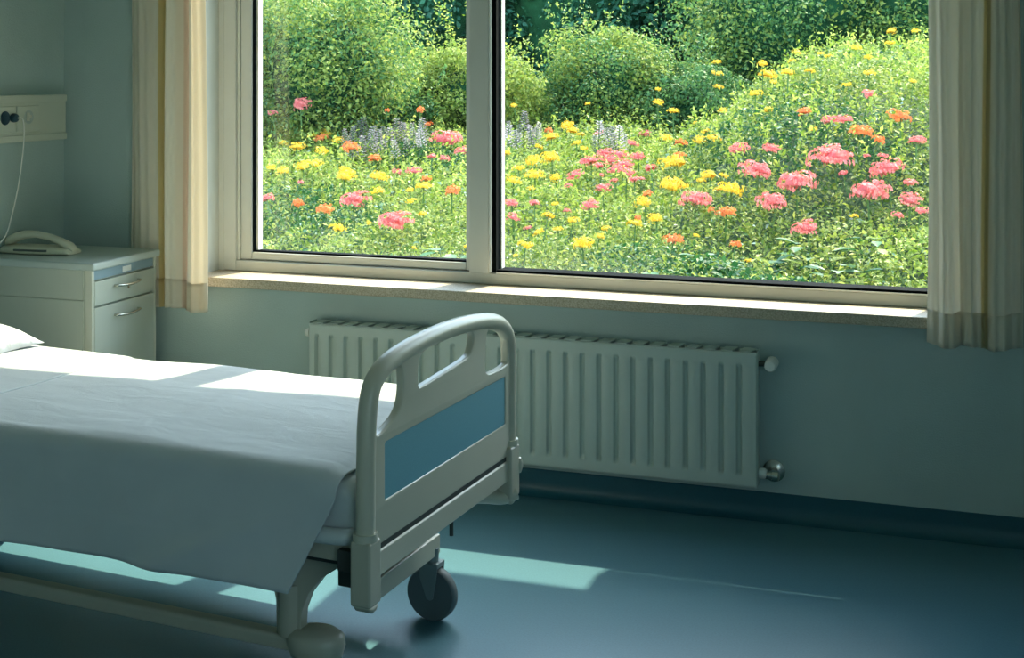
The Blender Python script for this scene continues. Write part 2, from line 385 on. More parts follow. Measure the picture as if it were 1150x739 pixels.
# ------------------------------------------------------------------ wall socket rail
sr = empty('socket_rail', (LX, -.045, 1.41)); tag(sr, 'ivory wall duct with two sockets above the bedside cabinet', 'socket rail')
MB().box(0, .046, -2.0, 0, 0, .204).build('duct', M['socket'], sr, bevel=.004)
g = MB(); g.box(.04, .052, -2.0, .0005, .0, .030); g.box(.04, .052, -2.0, .0005, .174, .204); g.build('duct_lip', M['socket'], sr, bevel=.003)
for i, (y0, y1) in enumerate(((-.50, -.345), (-.335, -.19))):
    g = MB().box(.04, .053, y0, y1, .045, .158); so = g.build('socket_plate', M['socket'], sr, bevel=.004)
    yc = (y0+y1)/2+(.01 if i == 0 else 0)
    MB().lathe([(.0,.053),(.030,.053),(.030,.0545),(.024,.0548),(.022,.0535),(0,.0532)], (0, yc, .108), 'x').build('socket_face', M['cab_top'] if i else M['navy'], so)
    if i:
        q = MB(); q.box(.053, .058, yc-.014, yc+.004, .092, .128); q.box(.053, .057, yc+.006, yc+.018, .104, .118); q.build('switch_key', M['cab_edge'], so, bevel=.002)
pc = empty('charger_cable', (LX+.053, -.413, 1.518)); tag(pc, 'thin white cable with round navy plug hanging from the wall socket', 'cable')
MB().lathe([(0,.0),(.019,.0),(.02,.008),(.017,.02),(.008,.026),(0,.026)], (0.0025, 0, 0), 'x').build('plug', M['navy'], pc)
MB().tube(crom([(.03, .0, 0), (.038, .02, -.005), (.036, .032, -.06), (.03, .03, -.16), (.03, .0, -.3), (.03, -.04, -.42), (.03, -.08, -.5), (.03, -.16, -.54), (.03,-.26,-.55)], 8), .0028, 8).build('cord', M['white'], pc)

# ------------------------------------------------------------------ bedside cabinet
NX0, NX1, NY0, NY1, NH = -3.80, -3.235, -.587, -.137, .94
cab = empty('bedside_cabinet', ((NX0+NX1)/2, (NY0+NY1)/2, 0)); tag(cab, 'pale grey bedside cabinet with drawer and door in the corner', 'cabinet')
cx, cy = (NX0+NX1)/2, (NY0+NY1)/2
hx, hy = (NX1-NX0)/2, (NY1-NY0)/2
MB().box(-hx, hx-.02, -hy+.006, hy-.006, .07, NH-.03).build('body', M['cabinet'], cab, bevel=.003)
g = MB()
for sy in (-1, 1):
    g.box(hx-.036, hx-.002, sy*hy-(.016 if sy > 0 else 0), sy*hy+(.016 if sy < 0 else 0), .07, NH-.03)
g.build('corner_profile', M['cab_edge'], cab, bevel=.004)
MB().box(-hx-.0, hx-.045, -hy+.001, -hy+.0075, .79, .908).build('side_panel', M['cabinet'], cab, bevel=.002)
MB().box(-hx-.0, hx-.045, -hy+.001, -hy+.0075, .08, .785).build('side_panel', M['cabinet'], cab, bevel=.002)
MB().box(-hx-.005, hx+.012, -hy-.008, hy+.012, NH-.032, NH).build('cabinet_top', M['cab_top'], cab, bevel=.009, seg=3)
MB().box(hx-.022, hx-.006, -hy+.016, hy-.018, .868, .907).build('pull_out_tray', M['cab_blue'], cab, bevel=.002)
MB().box(hx-.0065, hx-.005, -.015, .045, .874, .897).build('label_holder', M['white'], cab)
def handle(par, y0, y1, z):
    MB().tube(crom([(hx-.004, y0, z), (hx+.016, y0+.006, z), (hx+.026, (y0+y1)/2, z-.004), (hx+.016, y1-.006, z), (hx-.004, y1, z)], 6), .0055, 10, up=(0,0,1)).build('handle', M['chrome'], par)
dr = MB().box(hx-.02, hx-.001, -hy+.018, hy-.018, .762, .861).build('drawer', M['cabinet'], cab, bevel=.003); handle(dr, -.075, .085, .828)
q = MB().lathe([(0,0),(.006,0),(.006,.002),(0,.0022)], (hx-.001, .02, .806), 'x', 12).build('lock', M['chrome'], dr)
do = MB().box(hx-.02, hx-.001, -hy+.018, hy-.018, .09, .754).build('door', M['cabinet'], cab, bevel=.003); handle(do, -.075, .085, .705)
for sx in (-1, 1):
    for sy in (-1, 1):
        c = MB(); c.lathe([(0,-.012),(.026,-.012),(.03,-.006),(.03,.006),(.026,.012),(0,.012)], (sx*(hx-.06), sy*(hy-.05), .03), 'y'); c.box(sx*(hx-.06)-.012, sx*(hx-.06)+.012, sy*(hy-.05)-.016, sy*(hy-.05)+.016, .045, .072)
        c.build('castor', M['dark'], cab)
for o in cab.children: pass
cab.location = (cx, cy, 0)

# ------------------------------------------------------------------ telephone
ph = empty('telephone', (-3.635, -.40, NH), R(4)); ph.scale = (1, 1, 1.35); tag(ph, 'ivory corded telephone lying on the bedside cabinet', 'telephone')
b = MB(); rs = []
for t, z, w_, h in ((-.165, .006, .05, .012), (-.155, .012, .062, .024), (-.09, .012, .07, .026), (0, .012, .072, .026), (.09, .011, .068, .022), (.15, .010, .06, .018), (.165, .006, .05, .01)):
    rs.append([(t, w_*c, max(.0, z+h*.5*s_)) for c, s_ in [(math.copysign(abs(math.cos(a))**.6, math.cos(a)), math.copysign(abs(math.sin(a))**.6, math.sin(a))) for a in [q*math.pi/10 for q in range(20)]]])
b.rings(rs); b.build('phone_base', M['phone'], ph, angle=60)
b = MB(); rs = []
hs = [(-.168,.03,.010,.022),(-.155,.037,.026,.029),(-.125,.045,.032,.034),(-.08,.057,.026,.028),(-.02,.060,.022,.022),(.05,.051,.022,.021),(.10,.038,.028,.024),(.145,.024,.032,.026),(.168,.013,.024,.012)]
for t, z, w_, h in hs:
    rs.append([(t, w_*math.cos(q*math.pi/10), z+h*.5*math.sin(q*math.pi/10)) for q in range(20)])
b.rings(rs); b.build('handset', M['phone'], ph, angle=60)
MB().box(-.085, .075, -.0735, -.05, .011, .018).build('handset_rest', M['rad_dark'], ph, bevel=.003)
# ------------------------------------------------------------------ hospital bed (local x = towards the foot, y = towards the window)
BEDLOC = (-1.335, -2.058, 0); BRZ = R(-4.9)
bed = empty('hospital_bed', BEDLOC, BRZ); tag(bed, 'cream hospital bed on castors with blue panelled footboard', 'hospital bed')
C_, S_ = M['cream'], M['steel_paint']
# outline of the footboard tube: (y, z)
outline = [(.024,.52),(.025,.62),(.027,.74),(.032,.83),(.044,.888),(.07,.925),(.125,.951),(.21,.966),(.34,.975),(.50,.976),(.65,.967),(.78,.949),(.86,.925),(.912,.888),(.930,.84),(.932,.76),(.930,.62),(.930,.52)]
def end_board(x0, parent, name='footboard', flip=1):
    tb = MB().tube([(x0-.0235, y, z) for y, z in crom(outline, 6)], .0255, 18, ry=.0245, up=(1,0,0)).build(name+'_tube', C_, parent)
    pl = lambda a, b, c: (x0-.022+c*flip, a, b)
    ol = crom(outline, 5)
    holes = [
        crom([(.052,.800),(.055,.845),(.074,.886),(.108,.917),(.155,.936),(.193,.934),(.203,.895),(.197,.850),(.172,.818),(.118,.797),(.072,.788)], 4, True),
        crom([(.290,.866),(.292,.925),(.325,.947),(.42,.956),(.53,.957),(.61,.952),(.640,.936),(.632,.900),(.595,.877),(.45,.866),(.32,.858)], 4, True),
        crom([(.732,.806),(.730,.87),(.740,.920),(.780,.937),(.835,.928),(.880,.900),(.896,.86),(.896,.812),(.88,.797),(.80,.794)], 4, True),
        [(.108,.612),(.871,.612),(.875,.616),(.875,.755),(.871,.759),(.108,.759),(.104,.755),(.104,.616)]]
    body = plate(name+'_body', [ol+[(.930,.506),(.024,.506)]]+holes, .024, .006, C_, parent, pl)
    MB().box(x0-.030, x0-.013, .10, .879, .608, .763).build('blue_panel', M['blue_panel'], parent)
    lp = MB(); lp.box(x0-.036, x0-.006, .05, .915, .428, .494)
    lo = lp.build('lower_panel', C_, parent, bevel=.007, seg=3)
    MB().box(x0-.030, x0-.012, .05, .915, .44, .51).build('board_web', M['dark'], parent)
    for yy, nm in ((.0, 0), (.885, 1)):
        g = MB(); g.box(x0-.052, x0+.006, yy-.006 if nm == 0 else yy, yy+.056 if nm == 0 else yy+.07, .372, .535)
        g.prism([(yy+.0, .372), (yy+.05, .372), (yy+.035, .354), (yy+.014, .354)], x0-.05, x0+.004, 'yz')
        so = g.build('corner_sleeve', S_, parent, bevel=.008, seg=3)
        MB().tube([(x0-.0235, yy+.024 if nm == 0 else .930, .533), (x0-.0235, yy+.024 if nm == 0 else .930, .552)], .0315, 18).build('sleeve_collar', C_, so)
        if nm:
            MB().lathe([(0,-.028),(.010,-.025),(.015,-.01),(.016,.006),(.010,.022),(0,.026)], (x0-.002, .958, .465), 'z').build('release_knob', C_, so)
            MB().lathe([(0,0),(.005,0),(.005,.003),(0,.003)], (x0-.02, .884, .475), 'y', 10).build('screw', M['chrome'], so)
end_board(0, bed)
BL = 2.30
end_board(-BL+.02, bed, 'headboard')
g = MB()
for z0_, z1_ in ((.315, .37), (.38, .435), (.445, .505)): g.box(-1.95, -.32, .925, .945, z0_, z1_)
for xx in (-1.8, -1.1, -.5): g.box(xx-.02, xx+.02, .915, .93, .32, .49)
g.box(-1.95, -.32, .928, .942, .32, .50)
g.build('sun_block_panel', C_, bed, bevel=.004)  # hidden panel added to limit the sun patch under the bed
# deck and chassis
g = MB(); g.box(-BL+.04, -.055, .05, .10, .455, .505); g.box(-BL+.04, -.055, .845, .895, .455, .505)
g.build('side_rail', S_, bed, bevel=.005)
g = MB(); g.box(-BL+.05, -.07, .06, .885, .495, .515); g.build('mattress_deck', S_, bed, bevel=.004)
g = MB(); g.box(-.30, -.075, .10, .84, .425, .46); g.box(-.11, -.055, .03, .915, .44, .495); g.build('foot_crossmember', M['dark'], bed, bevel=.004)
# lower chassis
for y in (.165, .790):
    g = MB(); g.prism([(y-.024,.152),(y+.024,.152),(y+.024,.184),(y+.017,.191),(y-.017,.191),(y-.024,.184)], -BL+.25, -.30, 'yz')
    g.build('base_rail', S_, bed, bevel=.004)
for xx in (-.248, -BL+.22): MB().prism([(.82,.2),(.82,.262),(.44,.262),(.40,.275),(.38,.30),(.37,.46),(.32,.46),(.325,.28),(.345,.235),(.38,.208),(.43,.2)], xx, xx+.04, 'yz').build('base_crossbar', S_, bed, bevel=.005)
# flared brackets from the castor columns up to the deck
for y in (.165, .790):
    prof = [(-.37,.195),(-.295,.195),(-.29,.26),(-.27,.31),(-.23,.36),(-.17,.40),(-.09,.43),(-.09,.455),(-.72,.455),(-.72,.432),(-.60,.425),(-.50,.405),(-.42,.37),(-.385,.33),(-.372,.28)]
    g = MB(); g.prism(prof, y-.018, y+.018, 'xz'); g.tube([(-.333, y, .19), (-.333, y, .33)], .036, 18)
    g.build('lift_bracket', S_, bed, bevel=.004)
g = MB(); g.box(-1.9, -.6, .10, .13, .435, .457); g.build('bed_rod', M['chrome'], bed)
# hardware under the near side of the deck
g = MB(); g.box(-1.13,-1.03,.04,.10,.365,.40); g.lathe([(0,-.02),(.018,-.018),(.02,0),(.018,.018),(0,.02)], (-1.005,.07,.378), 'y'); g.box(-1.12,-1.0,.05,.09,.39,.46); g.build('brake_handle', M['dark'], bed, bevel=.006)
g = MB(); g.prism([(-.74,.37),(-.70,.35),(-.66,.35),(-.65,.37),(-.65,.46),(-.74,.46)], .05, .09, 'xz'); g.build('motor_clamp', M['dark'], bed, bevel=.003)
g = MB(); g.box(-.15,-.085,.10,.16,.37,.43); g.build('cable_box', M['dark'], bed, bevel=.004)
MB().tube([(-.02,.511,.43),(-.02,.511,.384)], .006, 10).build('drain_pin', M['dark'], bed)
g = MB(); g.tube(crom([(-.10,.80,.40),(-.06,.86,.385),(-.03,.90,.375),(.0,.93,.385)],5), .03, 14, ry=.022); g.build('bumper_roller', C_, bed)
# castors
def castor(x, y, a, big):
    c = empty('castor', (x, y, 0), a); c.parent = bed
    r = .0835
    # wheel axle along local y
    MB().lathe([(r-.016,-.018),(r-.005,-.0185),(r,-.012),(r,.012),(r-.005,.0185),(r-.016,.018)], (0,0,r), 'y', 48).build('tyre', M['tyre'], c)
    MB().lathe([(0,-.012),(.02,-.014),(.03,-.0125),(r-.018,-.0105),(r-.013,-.0105),(r-.013,.0105),(.03,.0125),(.02,.014),(0,.012)], (0,0,r), 'y', 48).build('wheel_disc', M['hubgrey'], c)
    g = MB()
    for s in (-1, 1):
        g.prism([(-.034,r+.088),(.03,r+.088),(.024,r+.04),(.014,r-.01),(.004,r-.016),(-.008,r-.012),(-.02,r+.02),(-.032,r+.05)], s*.023-.003, s*.023+.003, 'xz')
    g.box(-.034, .03, -.026, .026, r+.084, r+.10); g.tube([(0,0,r+.09),(0,0,.205 if big else .225)], .02, 16)
    g.build('fork', M['hubgrey'], c, bevel=.002)
    if big:
        rs = []
        for h, rr in ((.137,.040),(.146,.050),(.175,.056),(.2,.054),(.214,.04)):
            rs.append([(rr*1.45*math.cos(q*math.pi/12)-.0, rr*math.sin(q*math.pi/12), h) for q in range(24)])
        MB().rings(rs).build('castor_cover', S_, c, angle=60)
castor(-.255, .165, R(10), True); castor(-.223, .793, R(-2), False)
castor(-BL+.3, .165, R(20), True); castor(-BL+.3, .793, R(-30), False)
for ch in bed.children: pass

# ------------------------------------------------------------------ mattress, blanket, pillow
def sbox(x0, x1, y0, y1, z0, z1, r, nx=30, ny=16, nz=6, puff=0.):
    """rounded cushion box"""
    bm = bmesh.new(); bmesh.ops.create_cube(bm, size=1)
    for e in range(1): pass
    bm.free(); return None
ma = empty('mattress', (0, 0, 0)); ma.location = BEDLOC; ma.rotation_euler = (0, 0, BRZ)
tag(ma, 'mattress in a fitted white sheet lying on the hospital bed', 'mattress')
mb = MB()
prof = []
y0, y1, z0, z1, r = .035, .915, .516, .672, .05
for (cyy, czz, a0) in ((y1-r, z1-r, 0), (y0+r, z1-r, 90), (y0+r, z0+r, 180), (y1-r, z0+r, 270)):
    for k in range(7):
        a = R(a0+k*15); prof.append((cyy+r*math.cos(a), czz+r*math.sin(a)))
rs = []
xs = [-BL+.06+.001, -BL+.075, -BL+.1]+list(np.linspace(-BL+.15, -.14, 50))+[-.095, -.072, -.062, -.058]
my, mz = (y0+y1)/2, (z0+z1)/2
for i, x in enumerate(xs):
    e = {0: .93, 1: .97, 2: .99, len(xs)-1: .90, len(xs)-2: .955, len(xs)-3: .985}.get(i, 1)
    rs.append([(x, my+(y-my)*(1-(1-e)*.35)+.004*math.sin(x*17+z*40), mz+(z-mz)*e+.002*math.sin(x*9+y*7)) for y, z in prof])
mb.rings(rs); mb.build('mattress_sheet', M['sheet'], ma, angle=180)
# tucked roll of sheet below the mattress corner
mb = MB(); mb.tube(crom([(-.062,.10,.532),(-.075,.045,.53),(-.13,.026,.528),(-.3,.024,.53),(-.6,.026,.53)], 8), .018, 12, ry=.022); mb.build('tucked_hem', M['sheet'], ma)

bl = empty('blanket', (0,0,0)); bl.location = BEDLOC; bl.rotation_euler = (0,0,BRZ)
tag(bl, 'smooth white blanket draped over the side of the bed', 'blanket')
def ssm(t): t = max(0., min(1., t)); return t*t*(3-2*t)
DROP = .25
def bl_pt(s, q):
    """s distance from foot, q cloth length across: from bottom hem on the near side (0) over the top to the far side"""
    drop, rr = DROP, .05
    y_edge = .012
    arc = rr*math.pi/2
    top = .69+.004*math.sin(s*3.1)
    if s > 1.49: top += .0
    crown = 0
    if q < drop:
        k = (drop-q)/drop          # 0 at top, 1 at hem
        y = y_edge-.026*k-.020*k*k
        z = top-rr-(drop-q)
        y += k*(.012*math.sin(s*5.2+k*2.4+.6)+.006*math.sin(s*11+1-k*3))
        # diagonal drape folds near the foot corner
        dd = s-.10-.55*k
        y -= .018*math.exp(-(dd/.07)**2)*k
        y -= .012*math.exp(-((s-.45-.5*k)/.12)**2)*k
        y -= .010*math.exp(-((s-.9-.4*k)/.15)**2)*k
    elif q < drop+arc:
        a = (q-drop)/rr
        y = y_edge+rr*(1-math.cos(a)); z = top-rr+rr*math.sin(a)
    else:
        y = y_edge+rr+(q-drop-arc); z = top
        u = (y-.05)/.88
        z += .004*math.sin(math.pi*min(1, max(0, u)))+.0022*math.sin(s*9+y*5)+.0016*math.sin(s*4-y*17)
        z += .0035*math.exp(-((s-.72-.15*y)/.05)**2)*math.sin(y*3)
        if y > .875:
            b = (y-.875)/.05; a = min(math.pi/2, b)
            ex = max(0, b-math.pi/2)*.05
            y = .875+.05*math.sin(a); z = z-.05*(1-math.cos(a))-ex
            y += .004*math.sin(s*13)
        return y, z
    return y, z
SN, QN, QL = 190, 110, DROP+.05*math.pi/2+.875-.062+.05*math.pi/2+.06
def bl_grid(s0, s1, off, sn, qn, q0=0, q1=QL):
    P = []
    for j in range(sn+1):
        row = []
        for i in range(qn+1):
            q = q0+(q1-q0)*i/qn
            # foot edge slants towards the head as the cloth hangs down
            k = max(0, (DROP-q)/DROP)
            e0 = s0+(.115*k**1.1 if s0 < .2 else 0)+(.01*math.sin(q*9) if s0 < .2 else 0)
            s = e0+(s1-e0)*(j/sn)**1.15
            y, z = bl_pt(s, q)
            if s0 < .2:       # rolled corner where the top edge turns over
                d = math.exp(-((s-e0)/.03)**2)*ssm((q-.10)/.15)*ssm((.6-q)/.2)
                z -= .012*d
            # woven crease along the drape and double hem
            cr = .0025*math.exp(-((q-.12)/.004)**2)+.002*math.exp(-((q-.028)/.003)**2)
            if abs(s-1.49) < .012 and s0 < .2: z -= 0
            nrm_y = -1 if q < DROP else 0
            nrm_z = 0 if q < DROP else 1
            if q < DROP: y += cr
            row.append((-s, y+off*nrm_y, z+off*nrm_z))
        P.append(row)
    return P
mb = MB(); mb.grid(bl_grid(.095, 1.50, 0, SN, QN)); o = mb.build('blanket_cloth', M['blanket'], bl, fix=False, angle=180)
s = o.modifiers.new('thick', 'SOLIDIFY'); s.thickness = .005; s.offset = 1
mb = MB(); mb.grid(bl_grid(1.488, 2.05, .005, 60, QN)); o = mb.build('turned_back_fold', M['blanket'], bl, fix=False, angle=180)
s = o.modifiers.new('thick', 'SOLIDIFY'); s.thickness = .005; s.offset = 1

pw = MB()
PX0, PX1, PY0, PY1 = -2.30, -1.875, .16, .885
n, m = 40, 48; top = []; bot = []
def pil(u, v, sgn):
    a = abs(2*u-1); b = abs(2*v-1)
    k = max(0, (1-a**3.2)*(1-b**4.5))**.55
    ins = .035*(1-(a*b)**3)
    x = PX0+(PX1-PX0)*u; y = PY0+(PY1-PY0)*v
    x += (.5-u)*2*.030*(1-b**2)*(a**4); y += (.5-v)*2*.03*(1-a**2)*(b**4)
    z = .712+(k*(.105 if sgn > 0 else -.015))*(1+.05*math.sin(9*u+5*v))+.004*math.sin(x*22+y*31)*k
    if sgn > 0: z -= .02*ssm((u-.6)/.4)*k
    return (x, y, z)
for sgn in (1, -1):
    pw.grid([[pil(i/n, j/m, sgn) for j in range(m+1)] for i in range(n+1)])
pl_ = pw.build('pillow', M['pillow'], None, angle=180)
bm = bmesh.new(); bm.from_mesh(pl_.data); bmesh.ops.remove_doubles(bm, verts=bm.verts, dist=.0008); bmesh.ops.recalc_face_normals(bm, faces=bm.faces); bm.to_mesh(pl_.data); bm.free()
pl_.location = BEDLOC; pl_.rotation_euler = (0, 0, BRZ)
tag(pl_, 'plump white pillow at the head end of the bed', 'pillow')
FLOWERS = '''-2.4,2.37,0.58,0.037,y -3.09,2.44,0.59,0.033,y -2.77,2.51,0.6,0.038,y -1.02,2.52,0.59,0.041,y -2.43,2.66,0.61,0.082,y -2.08,2.73,0.61,0.131,y -3.83,2.87,0.63,0.1,y -1.16,2.91,0.63,0.064,o -2.03,2.96,0.64,0.061,y -1.56,2.99,0.63,0.11,o -2.47,3.05,0.64,0.069,y -3.71,3.1,0.65,0.042,y -1.44,3.12,0.65,0.044,y -3.54,3.14,0.65,0.217,p -2.36,3.15,0.65,0.058,y -2.57,3.16,0.65,0.047,p -2.06,3.25,0.66,0.052,y -2.33,3.41,0.68,0.071,y -0.77,3.42,0.68,0.151,p -1.9,3.42,0.68,0.088,y -3.45,3.46,0.68,0.062,y -2.78,3.49,0.68,0.079,p -4.23,3.5,0.68,0.115,o -1.78,3.53,0.7,0.106,y -1.91,3.55,0.7,0.053,o -2.56,3.59,0.69,0.073,y -4.54,3.65,0.7,0.098,o -1.33,3.68,0.74,0.112,o -0.5,3.7,0.75,0.046,y -0.23,3.72,0.76,0.063,p -2.48,3.76,0.71,0.05,p -1.45,3.76,0.75,0.048,o -0.08,3.8,0.78,0.085,p -4.91,3.84,0.71,0.101,p -4.18,3.85,0.71,0.212,p -1.03,3.88,0.8,0.197,p -3.73,3.9,0.72,0.072,y -2.36,3.95,0.73,0.107,p -1.59,3.95,0.79,0.184,p -2.95,3.96,0.72,0.109,p -0.15,3.96,0.83,0.128,p -1.95,3.96,0.76,0.118,y -2.62,3.97,0.73,0.057,y -2.79,4.01,0.73,0.084,p -0.43,4.06,0.87,0.238,p -1.36,4.09,0.85,0.173,y -1.46,4.14,0.86,0.056,y -0.92,4.17,0.91,0.233,p -0.16,4.19,0.93,0.084,p -1.99,4.2,0.8,0.07,o -4.17,4.26,0.75,0.103,y -1.82,4.29,0.85,0.205,y -0.61,4.32,0.98,0.068,p -3.92,4.34,0.76,0.069,y -3.57,4.35,0.76,0.136,o -1.62,4.36,0.9,0.058,y -1.21,4.37,0.97,0.215,p -0.3,4.38,1,0.214,p -1.46,4.39,0.94,0.057,y -1.56,4.4,0.93,0.115,y -0.68,4.5,1.06,0.277,p -3.87,4.5,0.78,0.112,y -0.34,4.55,1.09,0.062,p -0.46,4.56,1.09,0.044,p -5,4.57,0.78,0.058,p -2.42,4.58,0.8,0.114,p -3,4.6,0.78,0.062,y -1.14,4.67,1.12,0.11,p -2.73,4.71,0.8,0.069,p -2.15,4.73,0.87,0.047,p -2.21,4.75,0.86,0.088,p -0.38,4.75,1.19,0.089,o -0.12,4.77,1.19,0.108,p -1.41,4.79,1.1,0.133,p -4.73,4.83,0.81,0.177,y -2.39,4.84,0.84,0.055,p -4.43,4.86,0.81,0.161,y -0.52,4.87,1.24,0.143,o -4,4.88,0.81,0.08,o -3.24,4.88,0.81,0.127,y -1.9,4.9,0.98,0.177,y -0.86,4.91,1.26,0.059,y -0.75,5.03,1.32,0.113,p -5.4,5.03,0.83,0.115,y -0.65,5.04,1.33,0.106,p -2.14,5.05,0.93,0.104,p -2.94,5.08,0.83,0.107,y -2.35,5.09,0.88,0.119,p -0.24,5.09,1.35,0.158,o -2.04,5.09,0.98,0.09,y -1.93,5.12,1.03,0.083,o -3.14,5.14,0.84,0.145,y -4.39,5.17,0.84,0.075,p -0.96,5.17,1.38,0.108,o -2.81,5.19,0.84,0.129,p -5.62,5.19,0.84,0.093,y -4.25,5.2,0.84,0.113,p -1.67,5.23,1.17,0.091,y -2.6,5.24,0.85,0.05,p -5.35,5.28,0.85,0.156,y -4.98,5.34,0.85,0.062,y -1.25,5.35,1.39,0.083,y -1.8,5.36,1.14,0.113,y -5.33,5.43,0.86,0.158,y -2.53,5.45,0.88,0.109,p -0.49,5.45,1.52,0.096,p -3.4,5.5,0.87,0.098,y -0.66,5.58,1.59,0.063,y -2.5,5.59,0.9,0.148,p -1.8,5.61,1.21,0.065,y -0.16,5.66,1.62,0.055,y -2.03,5.68,1.1,0.095,o -2.74,5.74,0.89,0.098,p -3.37,5.78,0.9,0.154,y -4.89,5.79,0.9,0.112,o -0.5,5.83,1.69,0.085,y -4.24,5.88,0.91,0.095,p -2.86,5.91,0.91,0.146,p -2.92,5.91,0.91,0.1,p -1.43,5.92,1.51,0.096,y -2.45,5.96,0.95,0.129,p -0.98,5.96,1.71,0.073,y -1.71,5.98,1.36,0.09,y -1.29,5.99,1.61,0.066,y -4.41,6.01,0.92,0.089,p -3.25,6.01,0.92,0.18,y -2.71,6.02,0.92,0.131,p -1.18,6.11,1.69,0.112,y -5.63,6.19,0.93,0.135,y -0.53,6.24,1.82,0.074,y -0.87,6.33,1.84,0.053,y -2.71,6.34,0.94,0.15,p -3.8,6.36,0.94,0.09,y -1.84,6.38,1.79,0.078,y -4.24,6.42,0.95,0.133,p -6.02,6.42,0.95,0.156,y -2.88,6.43,0.95,0.136,p -1.84,6.44,1.68,0.086,y -5.45,6.45,0.95,0.189,o -1.84,6.49,1.57,0.078,y -0.95,6.56,1.86,0.054,y -1.46,6.62,1.77,0.102,y -1.42,6.68,1.67,0.149,y -6.33,6.74,0.97,0.09,y -3.16,6.78,0.97,0.083,y -3.63,6.86,0.98,0.084,y -0.67,6.87,1.91,0.094,y -6.62,7.02,1.27,0.092,p -5.86,7.05,0.99,0.127,y -6.34,7.11,1.36,0.184,p -4.71,7.13,1,0.283,p -1.27,7.2,1.81,0.065,y -1.23,7.22,1.88,0.09,y -6.16,7.24,1,0.129,o -3.37,7.26,1,0.095,y -2.81,7.27,1,0.103,p -5.47,7.4,1.3,0.064,o -6.38,7.46,1.02,0.094,y -5.14,7.51,1.3,0.101,o -3.72,7.58,1.03,0.143,y -2.53,7.58,1.04,0.13,y -6.29,7.64,1.03,0.133,y -4.2,7.81,1.35,0.083,y -3.52,8.03,1.05,0.083,y -3.34,8.05,1.06,0.092,p -3.46,8.06,1.37,0.064,y -0.41,8.07,1.99,0.085,y -2.87,8.12,1.06,0.109,p -3.94,8.23,1.07,0.103,o -3.68,8.25,1.07,0.122,y -2.77,8.29,1.38,0.119,y -2.76,8.29,1.52,0.074,y -2.61,8.34,1.29,0.119,y -3.88,8.67,1.1,0.165,y -5.55,8.75,1.1,0.091,o -2.48,8.88,1.15,0.067,y -0.43,9.01,2.13,0.11,y -0.19,9.04,2.13,0.082,y -7.44,9.07,1.12,0.096,p -7.13,9.34,1.13,0.173,p -7.75,9.41,1.13,0.066,p -5.83,10.47,1.15,0.09,y -3.19,10.56,1.15,0.151,y -2.93,10.84,1.16,0.152,y'''
# ------------------------------------------------------------------ garden
def ss(t): t = np.clip(t, 0, 1); return t*t*(3-2*t)
KY = [0.8,2,4,6,9,14,40]; KZ = [.35,.48,.66,.85,1.05,1.15,1.3]
def topz(x, y): return np.interp(y, KY, KZ)+.93*ss((y-3.2)/3.5)*ss((x+2.7)/1.9)
def unit(a): return a/np.maximum(np.linalg.norm(a, axis=1, keepdims=True), 1e-9)
def leaf_mesh(name, groups, mats, parent=None, extra=None):
    """groups: list of (centres, normals, size array, width ratio, droop); one material slot each; each leaf is a folded 4-point blade"""
    V = []; F = []; MI = []; o = 0
    for gi, (c, nr, sz, wr) in enumerate(groups):
        N = len(c); nr = unit(nr); t = unit(np.cross(nr, unit(rng.normal(size=(N, 3))))); sd = np.cross(nr, t)
        sz = np.broadcast_to(np.asarray(sz, float), (N,))[:, None]*rng.uniform(.65, 1.3, (N, 1))
        b = c-t*sz*.5; l = c-t*sz*.05+sd*sz*wr*.5+nr*sz*.10; r = c-t*sz*.05-sd*sz*wr*.5+nr*sz*.10; tp = c+t*sz*.5-nr*sz*.12
        V.append(np.stack([b, l, tp, r], 1).reshape(-1, 3)); i = o+np.arange(N)*4
        F.append(np.stack([i, i+3, i+2, i, i+2, i+1], 1).reshape(-1, 3)); MI.append(np.full(2*N, gi)); o += 4*N
    if extra is not None:
        V.append(extra[0]); F.append(extra[1]+o); MI.append(np.full(len(extra[1]), len(groups)))
    V = np.concatenate(V); F = np.concatenate(F); MI = np.concatenate(MI)
    me = bpy.data.meshes.new(name); me.vertices.add(len(V)); me.vertices.foreach_set('co', V.astype(np.float32).ravel())
    me.loops.add(F.size); me.loops.foreach_set('vertex_index', F.ravel().astype(np.int32))
    me.polygons.add(len(F)); me.polygons.foreach_set('loop_start', np.arange(len(F), dtype=np.int32)*3)
    for k in mats: me.materials.append(k)
    me.polygons.foreach_set('material_index', MI.astype(np.int32)); me.update(calc_edges=True)
    ob = bpy.data.objects.new(name, me); COL.objects.link(ob)
    if parent: ob.parent = parent
    return ob
G = lambda r, g, b: tuple(c*LEAF for c in srgb(r, g, b)[:3])+(1,)
M['lf_mix'] = leafmat('meadow_leaf', [G(88,124,46), G(130,154,60), G(164,178,84), G(192,198,108), G(108,140,66)], .4)
M['lf_yel'] = leafmat('yellow_green_leaf', [G(120,152,48), G(170,190,80), G(196,206,110)], .45)
M['lf_dk'] = leafmat('deep_green_leaf', [G(30,82,44), G(56,112,58), G(84,134,72)], .35)
M['lf_grey'] = leafmat('grey_green_leaf', [G(120,160,120), G(160,186,150), G(190,206,184)], .3)
M['lf_soft'] = leafmat('soft_grey_leaf', [G(96,132,92), G(120,150,112), G(140,166,130)], .3)
M['bush_lt'] = leafmat('light_bush_leaf', [G(106,140,56), G(156,176,80), G(190,200,104), G(128,156,72)], .5)
M['bush_md'] = leafmat('green_bush_leaf', [G(66,118,66), G(96,142,80), G(128,168,92), G(76,128,86)], .45)
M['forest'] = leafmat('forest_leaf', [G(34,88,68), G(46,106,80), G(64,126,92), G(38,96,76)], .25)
M['forest2'] = leafmat('forest_leaf_light', [G(60,116,76), G(90,142,86), G(120,160,92)], .4)
